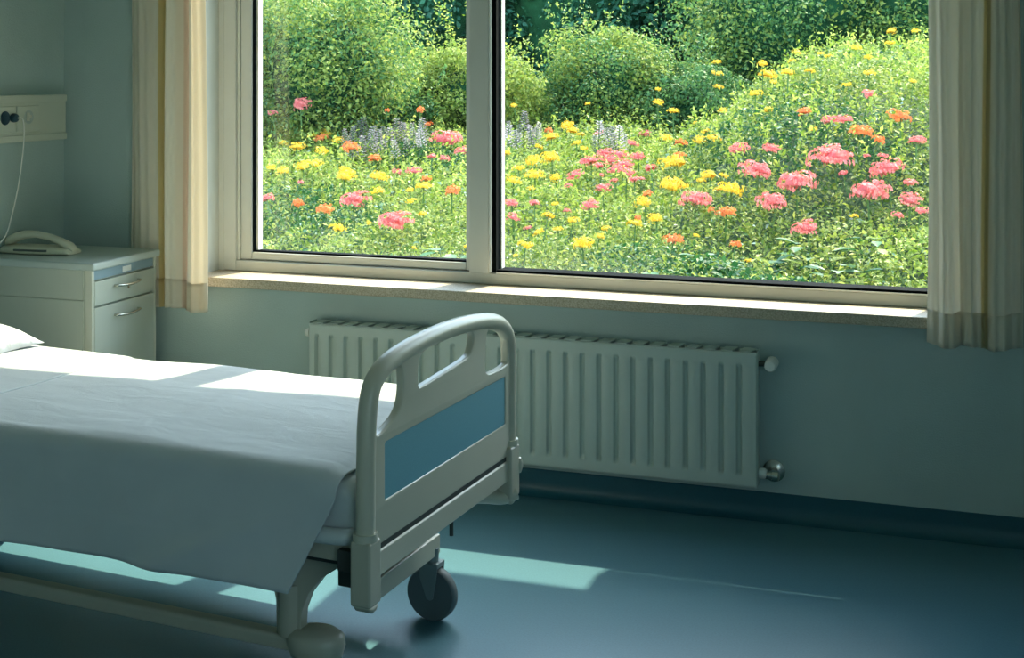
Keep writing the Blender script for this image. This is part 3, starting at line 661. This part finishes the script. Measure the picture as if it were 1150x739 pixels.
M['core'] = mat('inner_foliage', G(40,86,56), .95, noise=.4, nscale=4, bump=1, bscale=6, spec=.1)

# ground below the planting
nx, ny = 60, 60; P = []
for j in range(ny+1):
    y = .35+(j/ny)**1.6*44
    P.append([(x, y, float(topz(np.array(x), np.array(y)))-.42) for x in [-.85*(y+7)+i/nx*(.85*(y+7)+.35*y+3.5) for i in range(nx+1)]])
gr = MB().grid(P).build('ground', M['soil'], fix=False, angle=180); struct(gr, 'planted garden ground outside the window')

def clump(x, y): return .05*np.sin(3.1*x+1.3*np.sin(2.3*y))+.05*np.sin(4.3*y+2*x)+.03*np.sin(9*x-5*y)
def meadow_pts(n, y0, y1, depth, up=1.0, lift=0.):
    u = rng.random(n); y = y0+(y1-y0)*u**1.15
    xl = -.60*(y+4.96)-.6; xr = .10*y+1.0
    x = xl+(xr-xl)*rng.random(n)
    z = topz(x, y)+clump(x, y)-depth*rng.random(n)**1.4+lift
    nr = rng.normal(size=(n, 3))*.75+np.array([0, -.25, up]); return np.stack([x, y, z], 1), nr
def patch(c, k, ph): return np.sin(c[:, 0]*k+ph)+np.sin(c[:, 1]*k*1.2+ph*2+c[:, 0])
c, nr = meadow_pts(230000, .75, 15.5, .38)
p = patch(c, 1.7, .4); q = rng.random(len(c))
isy = (p > .5) & (q < .75); isd = (p < -.9) & (q < .7); isg = (q > .965)
ism = ~(isy | isd | isg)
szf = lambda c: .031+.0022*c[:, 1]
gl = [(c[k], nr[k], szf(c[k]), .55) for k in (ism, isy, isd, isg)]
mf = leaf_mesh('meadow_foliage', gl, [M['lf_mix'], M['lf_yel'], M['lf_dk'], M['lf_grey']])
tag(mf, 'dense leafy foliage of the flower meadow outside the window', 'foliage', kind='stuff')
# upright sprigs that break the upper surface
def sprig_pts(n, y0, y1, hmax, per=9):
    base, _ = meadow_pts(n, y0, y1, .05); cs = []; ns = []
    lean = rng.normal(size=(n, 2))*.06
    h = rng.uniform(.4, 1, n)*hmax
    for k in range(per):
        t = k/per
        pnt = base.copy(); pnt[:, 2] += h*t-.05; pnt[:, 0] += lean[:, 0]*t+rng.normal(size=n)*.018; pnt[:, 1] += lean[:, 1]*t+rng.normal(size=n)*.018
        cs.append(pnt); ns.append(rng.normal(size=(n, 3))*.8+[0, -.1, .6])
    return np.concatenate(cs), np.concatenate(ns)
c1, n1 = sprig_pts(2200, 1.2, 14.5, .24); c2, n2 = sprig_pts(1500, 4.5, 12, .34)
sf = leaf_mesh('meadow_sprigs', [(c1, n1, .042, .4), (c2, n2, .05, .45)], [M['lf_mix'], M['lf_yel']])
tag(sf, 'fine upright green sprigs rising between the meadow flowers', 'foliage', kind='stuff')
# low ferny cover close to the window
c3, n3 = meadow_pts(26000, .7, 2.6, .28, lift=.0)
k = patch(c3, 2.6, 1.2) > 0
ff = leaf_mesh('front_ground_cover', [(c3[k], n3[k], .030, .5), (c3[~k], n3[~k], .05, .6)], [M['lf_yel'], M['lf_dk']])
tag(ff, 'low feathery ground cover just outside the window', 'foliage', kind='stuff')

# broad-leaved plants in the foreground
def broad_plant(x, y, z, label, n=16, s=.13, seed=0):
    t = empty('broad_leaf_plant', (x, y, z-.35)); tag(t, label, 'plant')
    mb = MB(); r_ = random.Random(seed)
    for i in range(n):
        a = r_.uniform(0, 6.28); h = r_.uniform(.14, .40); L = s*r_.uniform(.7, 1.25); rad = r_.uniform(.03, .16)
        c0 = Vector((rad*math.cos(a), rad*math.sin(a), h)); d = Vector((math.cos(a), math.sin(a), r_.uniform(-.35, .35))).normalized(); sd = d.cross(Vector((0, 0, 1))).normalized()
        up = sd.cross(d); prof = [(0, .0, 0), (.2, .26, .04), (.5, .33, .05), (.8, .17, 0), (1, 0, -.10)]
        vs = []
        for tt, w, b in prof:
            m_ = c0+d*L*tt+up*(L*b)
            vs += [m_+sd*L*w+up*L*.06, m_, m_-sd*L*w+up*L*.06]
        fs = []
        for q in range(4):
            fs += [(q*3, q*3+1, q*3+4, q*3+3), (q*3+1, q*3+2, q*3+5, q*3+4)]
        mb.add(vs, fs, True, r_.choice([0, 0, 1, 2]))
    mb.build('broad_leaves', [M['lf_dk'], M['lf_mix'], M['lf_soft']], t, fix=False, angle=180)
    MB().tube([(0,0,-.1),(.01,0,.12),(0,.01,.3)], .008, 6).build('stem', M['lf_dk'], t)
bp = [(-.22,2.1,.52,'broad-leaved plant at the bottom right corner of the glass'), (-.52,2.5,.56,'broad-leaved plant left of the right corner plant, below two pink flowers'),
      (-.88,2.2,.53,'broad-leaved plant under the ragged pink flower near the sill'), (-1.2,2.7,.58,'broad-leaved plant below the two big pink domes'),
      (-1.5,2.0,.50,'broad-leaved plant near the middle of the right pane edge'), (-.35,3.3,.63,'taller broad-leaved plant below the row of pink flowers at right'),
      (-2.9,2.6,.57,'broad-leaved plant low in the left pane near its right end'), (-.75,3.2,.62,'broad-leaved plant between the pink domes of the right pane')]
for i, (x, y, z, lb) in enumerate(bp): broad_plant(x, y, z, lb, seed=i)

# flowers
def petals(cols, trans=.3):
    return leafmat('petal', cols, trans, .6, .2)
PM = {'p': petals([srgb(210,100,100), srgb(232,126,122), srgb(244,160,152)]), 'o': petals([srgb(226,120,70), srgb(238,150,76), srgb(232,112,84)]), 'y': petals([srgb(226,182,46), srgb(240,204,70), srgb(220,168,44)])}
M['lilac'] = leafmat('lilac_floret', [G(158,150,158), G(186,178,184), G(140,134,140)], .3)
M['stem'] = mat('green_stem', G(92,130,62), .6)
def head_mesh(nf, flat, petal, rag, seed):
    """dome of many small florets, unit width"""
    r_ = np.random.default_rng(seed); mb = MB()
    lob = [(r_.uniform(-.24, .24), r_.uniform(-.24, .24), r_.uniform(-.05, .08)) for _ in range(4)]
    for i in range(nf):
        f = (i+.5)/nf; el = math.acos(1-f*1.18) if f*1.18 < 2 else 0; az = i*2.39996
        l = lob[i % 4]; rr = .33*(1+rag*r_.normal()*.25)
        n = Vector((math.sin(el)*math.cos(az), math.sin(el)*math.sin(az), math.cos(el)))
        c = Vector((n.x*rr+l[0], n.y*rr+l[1], n.z*rr*flat+l[2]))
        nn = (n+Vector(r_.normal(size=3))*.25).normalized(); a = nn.cross(Vector((.3, .2, .9))).normalized(); b = nn.cross(a)
        o = r_.uniform(0, 1.2)
        for k in range(5):
            t = o+k*2*math.pi/5; d = a*math.cos(t)+b*math.sin(t); e = nn.cross(d); L = petal*r_.uniform(.8, 1.2)
            mb.add([c, c+d*L*.6+e*L*.36+nn*L*.12, c+d*L+nn*L*.04, c+d*L*.6-e*L*.36+nn*L*.12], [(0, 1, 2, 3)])
    # green-free inner dome so the head is solid
    rs = [[(.30*math.sin(R(e))*math.cos(q*math.pi/5), .30*math.sin(R(e))*math.sin(q*math.pi/5), .26*flat*math.cos(R(e))) for q in range(10)] for e in (5, 35, 65, 92)]
    mb.rings(rs, smooth=True)
    return mb
def stem_mb(L, r=.006, nleaf=6, seed=0, mi=0):
    r_ = random.Random(seed); mb = MB(); mb.tube([(0, 0, -L), (.02*L, .01, -L*.5), (0, 0, 0)], r, 6, mi=mi)
    return mb
def stem_leaves(L, seed):
    r_ = random.Random(seed); mb = MB()
    for i in range(7):
        a = r_.uniform(0, 6.28); z = -L*r_.uniform(.12, .8); d = Vector((math.cos(a), math.sin(a), .35)).normalized(); e = d.cross(Vector((0,0,1))).normalized(); l = r_.uniform(.05, .09)
        c = Vector((0, 0, z)); mb.add([c, c+d*l*.5+e*l*.2, c+d*l, c+d*l*.5-e*l*.2], [(0, 1, 2, 3)])
    return mb
protos = {}
for col in 'poy':
    vs = []
    for v in range(3):
        nf, fl_, pt_, rg = {'p': (120, .62, .062, .22), 'o': (90, .7, .07, .3), 'y': (90, .55, .06, .4)}[col]
        h = head_mesh(nf, fl_+.06*v, pt_, rg, v*7+ord(col)).build('flower_head', PM[col], None, fix=False)
        st = stem_mb(.42).build('stem', M['stem'], None); sl = stem_leaves(.42, v).build('stem_leaves', M['lf_mix'], None, fix=False)
        # small version: head and stem in one mesh
        mb = head_mesh(34, fl_, pt_*1.7, rg, v*5+ord(col)); mb.tube([(0, 0, -3.2), (.1, 0, -1.6), (0, 0, 0)], .045, 5, mi=1)
        sm_ = mb.build('small_flower', [PM[col], M['stem']], None, fix=False)
        vs.append((h.data, st.data, sl.data, sm_.data))
        for o_ in (h, st, sl, sm_): bpy.data.objects.remove(o_)
    protos[col] = vs
FL = [(float(a), float(b), float(c), float(d), e) for a, b, c, d, e in (t.split(',') for t in FLOWERS.split())]
# which pane and which row each flower is seen in, for its label
def seen(x, y, z):
    a = R(18.29); dx, dy = x, y+4.962; r, d = dx*math.cos(a)+dy*math.sin(a), -dx*math.sin(a)+dy*math.cos(a)
    return 575+1434*r/d, 85+1434*(1.7-z)/d
info = []
for f in FL:
    px, py = seen(*f[:3]); pane = 'left' if px < 540 else 'right'; row = 'back' if py < 160 else ('middle' if py < 215 else 'front')
    info.append((f, px, pane, row, f[3] >= .105))
CN = {'p': 'coral pink', 'o': 'orange', 'y': 'golden yellow'}
rank = {}
for key in {(i[0][4], i[2], i[3]) for i in info}:
    mem = sorted([i for i in info if (i[0][4], i[2], i[3]) == key and i[4]], key=lambda i: i[1])
    for k, i in enumerate(mem): rank[id(i)] = (k+1, len(mem))
def nth(k): return str(k)+('th' if 10 < k % 100 < 14 else {1: 'st', 2: 'nd', 3: 'rd'}.get(k % 10, 'th'))
for n_, i in enumerate(info):
    (x, y, z, s, col), px, pane, row, big = i
    h, st, sl, smd = protos[col][n_ % 3]; a = (n_*2.4) % 6.28
    grp = '%s flowers in the %s of the meadow behind the %s pane' % (CN[col], row, pane)
    if big:
        z += .03; t = empty('meadow_flower', (x, y, z), a)
        k, tot = rank[id(i)]
        pos = 'the only large one' if tot == 1 else ('leftmost' if k == 1 else 'rightmost' if k == tot else nth(k)+' from left')
        tag(t, 'large %s flower head, %s in the %s row, %s pane' % (CN[col], pos, row, pane), 'flower', 'large '+grp)
        for nm, d_ in (('flower_head', h), ('stem', st), ('stem_leaves', sl)):
            o_ = bpy.data.objects.new(nm, d_); COL.objects.link(o_); o_.parent = t
            if nm == 'flower_head': o_.scale = (s*1.15, s*1.15, s*1.5); o_.rotation_euler = (R(random.uniform(-4, 20)), R(random.uniform(-12, 12)), 0)
    else:
        t = bpy.data.objects.new('meadow_flower', smd); COL.objects.link(t); t.location = (x, y, z+.03); t.scale = (s*1.15, s*1.15, s*1.45); t.rotation_euler = (R(random.uniform(-5, 20)), R(random.uniform(-12, 12)), a)
        tag(t, 'small %s flower head in the %s meadow, %s pane' % (CN[col], row, pane), 'flower', 'small '+grp)
# grey-lilac spires at the far edge
mb = MB(); r_ = random.Random(5)
for i in range(70):
    t = i/70; a = i*2.4; rr = .035*(1.05-t); c = Vector((rr*math.cos(a), rr*math.sin(a), .30*t)); d = Vector((math.cos(a), math.sin(a), .5)).normalized(); e = d.cross(Vector((0,0,1))).normalized(); L = .03
    mb.add([c, c+d*L*.5+e*L*.45, c+d*L, c+d*L*.5-e*L*.45], [(0, 1, 2, 3)])
mb.tube([(0, 0, -.35), (0, 0, .3)], .004, 5, mi=1)
sp = mb.build('lilac_spire', [M['lilac'], M['stem']], None, fix=False); spd = sp.data; bpy.data.objects.remove(sp)
for (px0, px1, n, py0, lb) in ((388, 480, 26, 146, 'grey-lilac flower spire in the hazy drift behind the left pane'), (562, 606, 14, 152, 'grey-lilac flower spire in the drift beside the window mullion, right pane'), (668, 700, 8, 140, 'grey-lilac flower spire in the small clump below the round bush')):
    for i in range(n):
        px = px0+(px1-px0)*(i+.5)/n+random.uniform(-3, 3); D = random.uniform(12.6, 13.8); u = (px-575)/1434; a_ = R(18.29)
        x = D*(-math.sin(a_)+math.cos(a_)*u); y = -4.962+D*(math.cos(a_)+math.sin(a_)*u)
        o_ = bpy.data.objects.new('lilac_spire', spd); COL.objects.link(o_); o_.location = (x, y, float(topz(np.array(x), np.array(y)))+random.uniform(-.04, .1)); k_ = random.uniform(.7, 1.15); o_.scale = (k_*1.3, k_*1.3, k_*.75); o_.rotation_euler = (random.uniform(-.15, .15), random.uniform(-.15, .15), i)
        tag(o_, lb, 'flower', lb.replace('flower spire', 'flower spires'))

# bushes and trees
def bush(name, label, cat, x, y, z0, rx, ry, h, n, size, mts, nclump=60, shoots=0, core=.64, seed=0, grp=None, trunk=.05, cr=.44, low=-.75):
    rg = np.random.default_rng(seed+50)
    t = empty(name, (x, y, z0)); tag(t, label, cat, grp)
    # clump centres over an uneven dome
    k = np.arange(nclump)+.5; ph = np.arccos(1-k/nclump*(1-low)); th = k*2.39996+rg.normal(size=nclump)*.25
    rad = rg.uniform(.66, 1.06, nclump)
    cc = np.stack([rx*np.sin(ph)*np.cos(th)*rad, ry*np.sin(ph)*np.sin(th)*rad, h*.5+h*.5*np.cos(ph)*rad], 1)
    own = rg.integers(0, nclump, n); d = unit(rg.normal(size=(n, 3))); rr = cr*min(rx, h*.5)*rg.uniform(.7, 1.15, nclump)[own]
    c = cc[own]+d*(rr*rg.random(n)**.33)[:, None]*np.array([1.15, 1.15, .75])
    nr = d*.9+rg.normal(size=(n, 3))*.5+np.array([0, 0, .5])
    kb = int(n*.2); db = unit(rg.normal(size=(kb, 3))); cb = db*np.array([rx, ry, h*.5])*(core*(1+.12*rg.random((kb, 1))))+np.array([0, 0, h*.5])
    c = np.concatenate([c, cb]); nr = np.concatenate([nr, db+rg.normal(size=(kb, 3))*.4])
    if shoots:
        cs = []
        for s_ in range(shoots):
            b = cc[rg.integers(0, int(nclump*.6))]; dr = unit(np.array([[b[0]*.6, b[1]*.6, h*.6]])+rg.normal(size=(1, 3))*.25)[0]; L = rg.uniform(.3, .75)*rx
            kk = int(34); tt = rg.random(kk)[:, None]
            cs.append(b+dr*(rr.mean()*.6+L*tt)+rg.normal(size=(kk, 3))*size*.8)
        cs = np.concatenate(cs); c = np.concatenate([c, cs]); nr = np.concatenate([nr, rg.normal(size=(len(cs), 3))*.6+[0, -.2, .6]])
    pc_ = rg.random(nclump)[own] < .5
    split = np.concatenate([pc_ ^ (rg.random(n) < .18), rg.random(len(c)-n) < .5])
    # leafy inner mass
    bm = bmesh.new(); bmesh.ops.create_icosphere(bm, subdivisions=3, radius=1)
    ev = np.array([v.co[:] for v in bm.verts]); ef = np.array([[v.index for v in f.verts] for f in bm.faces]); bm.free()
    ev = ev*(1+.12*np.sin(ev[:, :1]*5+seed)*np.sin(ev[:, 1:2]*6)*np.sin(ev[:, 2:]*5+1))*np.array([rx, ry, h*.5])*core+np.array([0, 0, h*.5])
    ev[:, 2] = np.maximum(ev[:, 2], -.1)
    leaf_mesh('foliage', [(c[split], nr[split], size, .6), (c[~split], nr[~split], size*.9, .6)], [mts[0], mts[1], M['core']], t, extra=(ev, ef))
    g = MB(); g.tube([(0, 0, -.5), (.03, 0, h*.25), (0, .02, h*.6)], [trunk, trunk*.8, trunk*.4], 10)
    for q in range(4):
        a = q*1.6+seed; g.tube([(0, 0, h*(.1+.05*q)), (rx*.4*math.cos(a), ry*.4*math.sin(a), h*.45), (rx*.7*math.cos(a), ry*.7*math.sin(a), h*.65)], [trunk*.6, trunk*.4, trunk*.2], 8)
    g.build('trunk', M['bark'], t, angle=60)
    return t
def at(px, D):
    u = (px-575)/1434; a = R(18.29); return D*(-math.sin(a)+math.cos(a)*u), -4.962+D*(math.cos(a)+math.sin(a)*u)
def B(px, D, *a, **k):
    x, y = at(px, D); return a, x, y
LT, MD, FO, F2 = M['bush_lt'], M['bush_md'], M['forest'], M['forest2']
x, y = at(362, 14.5); bush('leafy_bush', 'tall light green bush filling the upper part of the left pane', 'bush', x, y, .75, 1.05, .9, 1.95, 25500, .05, (LT, MD), 60, 32, seed=1)
x, y = at(296, 15.2); bush('leafy_bush', 'light green bush at the far left edge of the left pane', 'bush', x, y, .8, .8, .8, 2.0, 12000, .05, (LT, MD), 40, 16, seed=12)
x, y = at(524, 15.8); bush('leafy_bush', 'lower yellow-green bush seen on both sides of the mullion', 'bush', x, y, .8, .88, .8, 1.28, 16500, .05, (LT, M['lf_yel']), 50, 24, seed=2)
x, y = at(688, 16.3); bush('leafy_bush', 'round green bush with a pale top in the middle of the right pane', 'bush', x, y, .8, .92, .85, 1.45, 19500, .05, (LT, MD), 50, 20, seed=3)
x, y = at(440, 15.4); bush('leafy_bush', 'small dark green bush between the two light bushes of the left pane', 'bush', x, y, .8, .6, .6, .95, 9000, .05, (MD, MD), 30, 12, seed=4)
x, y = at(768, 16.0); bush('leafy_bush', 'low blue-green bush right of the round bush', 'bush', x, y, .8, .72, .7, 1.0, 12000, .05, (MD, MD), 40, 16, seed=5)
x, y = at(636, 17.0); bush('leafy_bush', 'small dark bush in the gap left of the round bush', 'bush', x, y, .8, .5, .5, .85, 6000, .05, (MD, F2), 30, 10, seed=15)
x, y = at(905, 18.5); bush('garden_tree', 'broad dappled tree filling the top of the right pane at the right', 'tree', x, y, 1.0, 1.75, 1.5, 3.0, 26000, .066, (LT, MD), 80, 12, seed=6, trunk=.1, core=.8)
x, y = at(1045, 17.5); bush('garden_tree', 'dappled light green tree at the top right corner of the glass', 'tree', x, y, 1.0, 1.2, 1.2, 2.9, 15000, .066, (MD, LT), 60, 8, seed=7, trunk=.1, core=.78)
x, y = at(225, 15.6); bush('leafy_bush', 'light green bush outside the glass behind the left curtain', 'bush', x, y, .8, 1.0, .9, 2.1, 9000, .05, (LT, MD), 50, 10, seed=33)
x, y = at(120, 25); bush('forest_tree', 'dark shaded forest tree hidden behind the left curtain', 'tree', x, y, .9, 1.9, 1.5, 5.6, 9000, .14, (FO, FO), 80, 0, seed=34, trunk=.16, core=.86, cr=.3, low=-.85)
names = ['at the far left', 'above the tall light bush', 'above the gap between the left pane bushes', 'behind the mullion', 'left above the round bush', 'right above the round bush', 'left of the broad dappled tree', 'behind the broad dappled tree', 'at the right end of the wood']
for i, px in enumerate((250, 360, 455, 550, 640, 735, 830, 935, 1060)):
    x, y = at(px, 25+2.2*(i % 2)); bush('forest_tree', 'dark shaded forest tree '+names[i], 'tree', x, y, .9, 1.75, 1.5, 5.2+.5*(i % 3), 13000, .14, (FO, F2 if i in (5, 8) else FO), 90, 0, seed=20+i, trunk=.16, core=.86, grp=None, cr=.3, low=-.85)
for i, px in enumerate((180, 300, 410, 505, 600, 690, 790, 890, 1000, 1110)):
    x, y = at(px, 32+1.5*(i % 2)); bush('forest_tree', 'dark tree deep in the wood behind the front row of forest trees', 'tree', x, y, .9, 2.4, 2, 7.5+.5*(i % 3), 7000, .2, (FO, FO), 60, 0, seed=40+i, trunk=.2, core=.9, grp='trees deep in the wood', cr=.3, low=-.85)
# ------------------------------------------------------------------ light, camera
w = bpy.data.worlds.new('sky'); scene.world = w; w.use_nodes = True; nt = w.node_tree; bg = nt.nodes['Background']
sk = nt.nodes.new('ShaderNodeTexSky'); sk.sky_type = 'NISHITA'; sk.sun_disc = False; sk.sun_elevation = R(50.9); sk.sun_rotation = R(18); sk.air_density = 1.2; sk.dust_density = 1.5; sk.ozone_density = 1.5
mxs = nt.nodes.new('ShaderNodeMix'); mxs.data_type = 'RGBA'; mxs.inputs[0].default_value = .6; mxs.inputs[7].default_value = (.60, .73, .74, 1)
sc_ = nt.nodes.new('ShaderNodeVectorMath'); sc_.operation = 'SCALE'; sc_.inputs['Scale'].default_value = 1.0; nt.links.new(sk.outputs[0], sc_.inputs[0])
nt.links.new(sc_.outputs[0], mxs.inputs[6]); nt.links.new(mxs.outputs[2], bg.inputs[0]); bg.inputs[1].default_value = SKY
sd = bpy.data.lights.new('sun', 'SUN'); sd.energy = SUN; sd.angle = R(.55); sd.color = (1, .83, .61)
so = bpy.data.objects.new('sun', sd); COL.objects.link(so)
toward = Vector((.33, 1, 1/.773)).normalized(); so.rotation_euler = toward.to_track_quat('Z', 'Y').to_euler(); so.location = (3, 10, 12)
for (loc_, rot_, sx_, sy_) in (((-1.5, .28, 1.83), (-R(90), 0, 0), 3.0, 1.9), ((1.9, -5.45, 1.75), (0, R(90), 0), 1.65, 1.85)):
    ld = bpy.data.lights.new('sky_portal', 'AREA'); ld.shape = 'RECTANGLE'; ld.size = sx_; ld.size_y = sy_; ld.cycles.is_portal = True
    lo = bpy.data.objects.new('sky_portal', ld); COL.objects.link(lo); lo.location = loc_; lo.rotation_euler = rot_
cd = bpy.data.cameras.new('camera'); cd.sensor_width = 36; cd.lens = 1434/1150*36; cd.shift_y = -(369.5-85)/1150; cd.clip_start = .05; cd.clip_end = 200
co_ = bpy.data.objects.new('camera', cd); COL.objects.link(co_); co_.location = (0, -4.962, 1.7); co_.rotation_euler = (R(90), 0, R(18.29))
scene.camera = co_
vs_ = scene.view_settings; vs_.view_transform = 'Standard'; vs_.look = 'None'; vs_.gamma = 1; vs_.exposure = EXPO; vs_.use_curve_mapping = False
cy_ = scene.cycles; cy_.max_bounces = 10; cy_.diffuse_bounces = 6; cy_.transparent_max_bounces = 16; cy_.sample_clamp_indirect = 6; cy_.caustics_reflective = False; cy_.caustics_refractive = False
try: cy_.use_denoising = True; cy_.denoiser = 'OPENIMAGEDENOISE'; cy_.denoising_input_passes = 'RGB_ALBEDO_NORMAL'
except Exception: pass
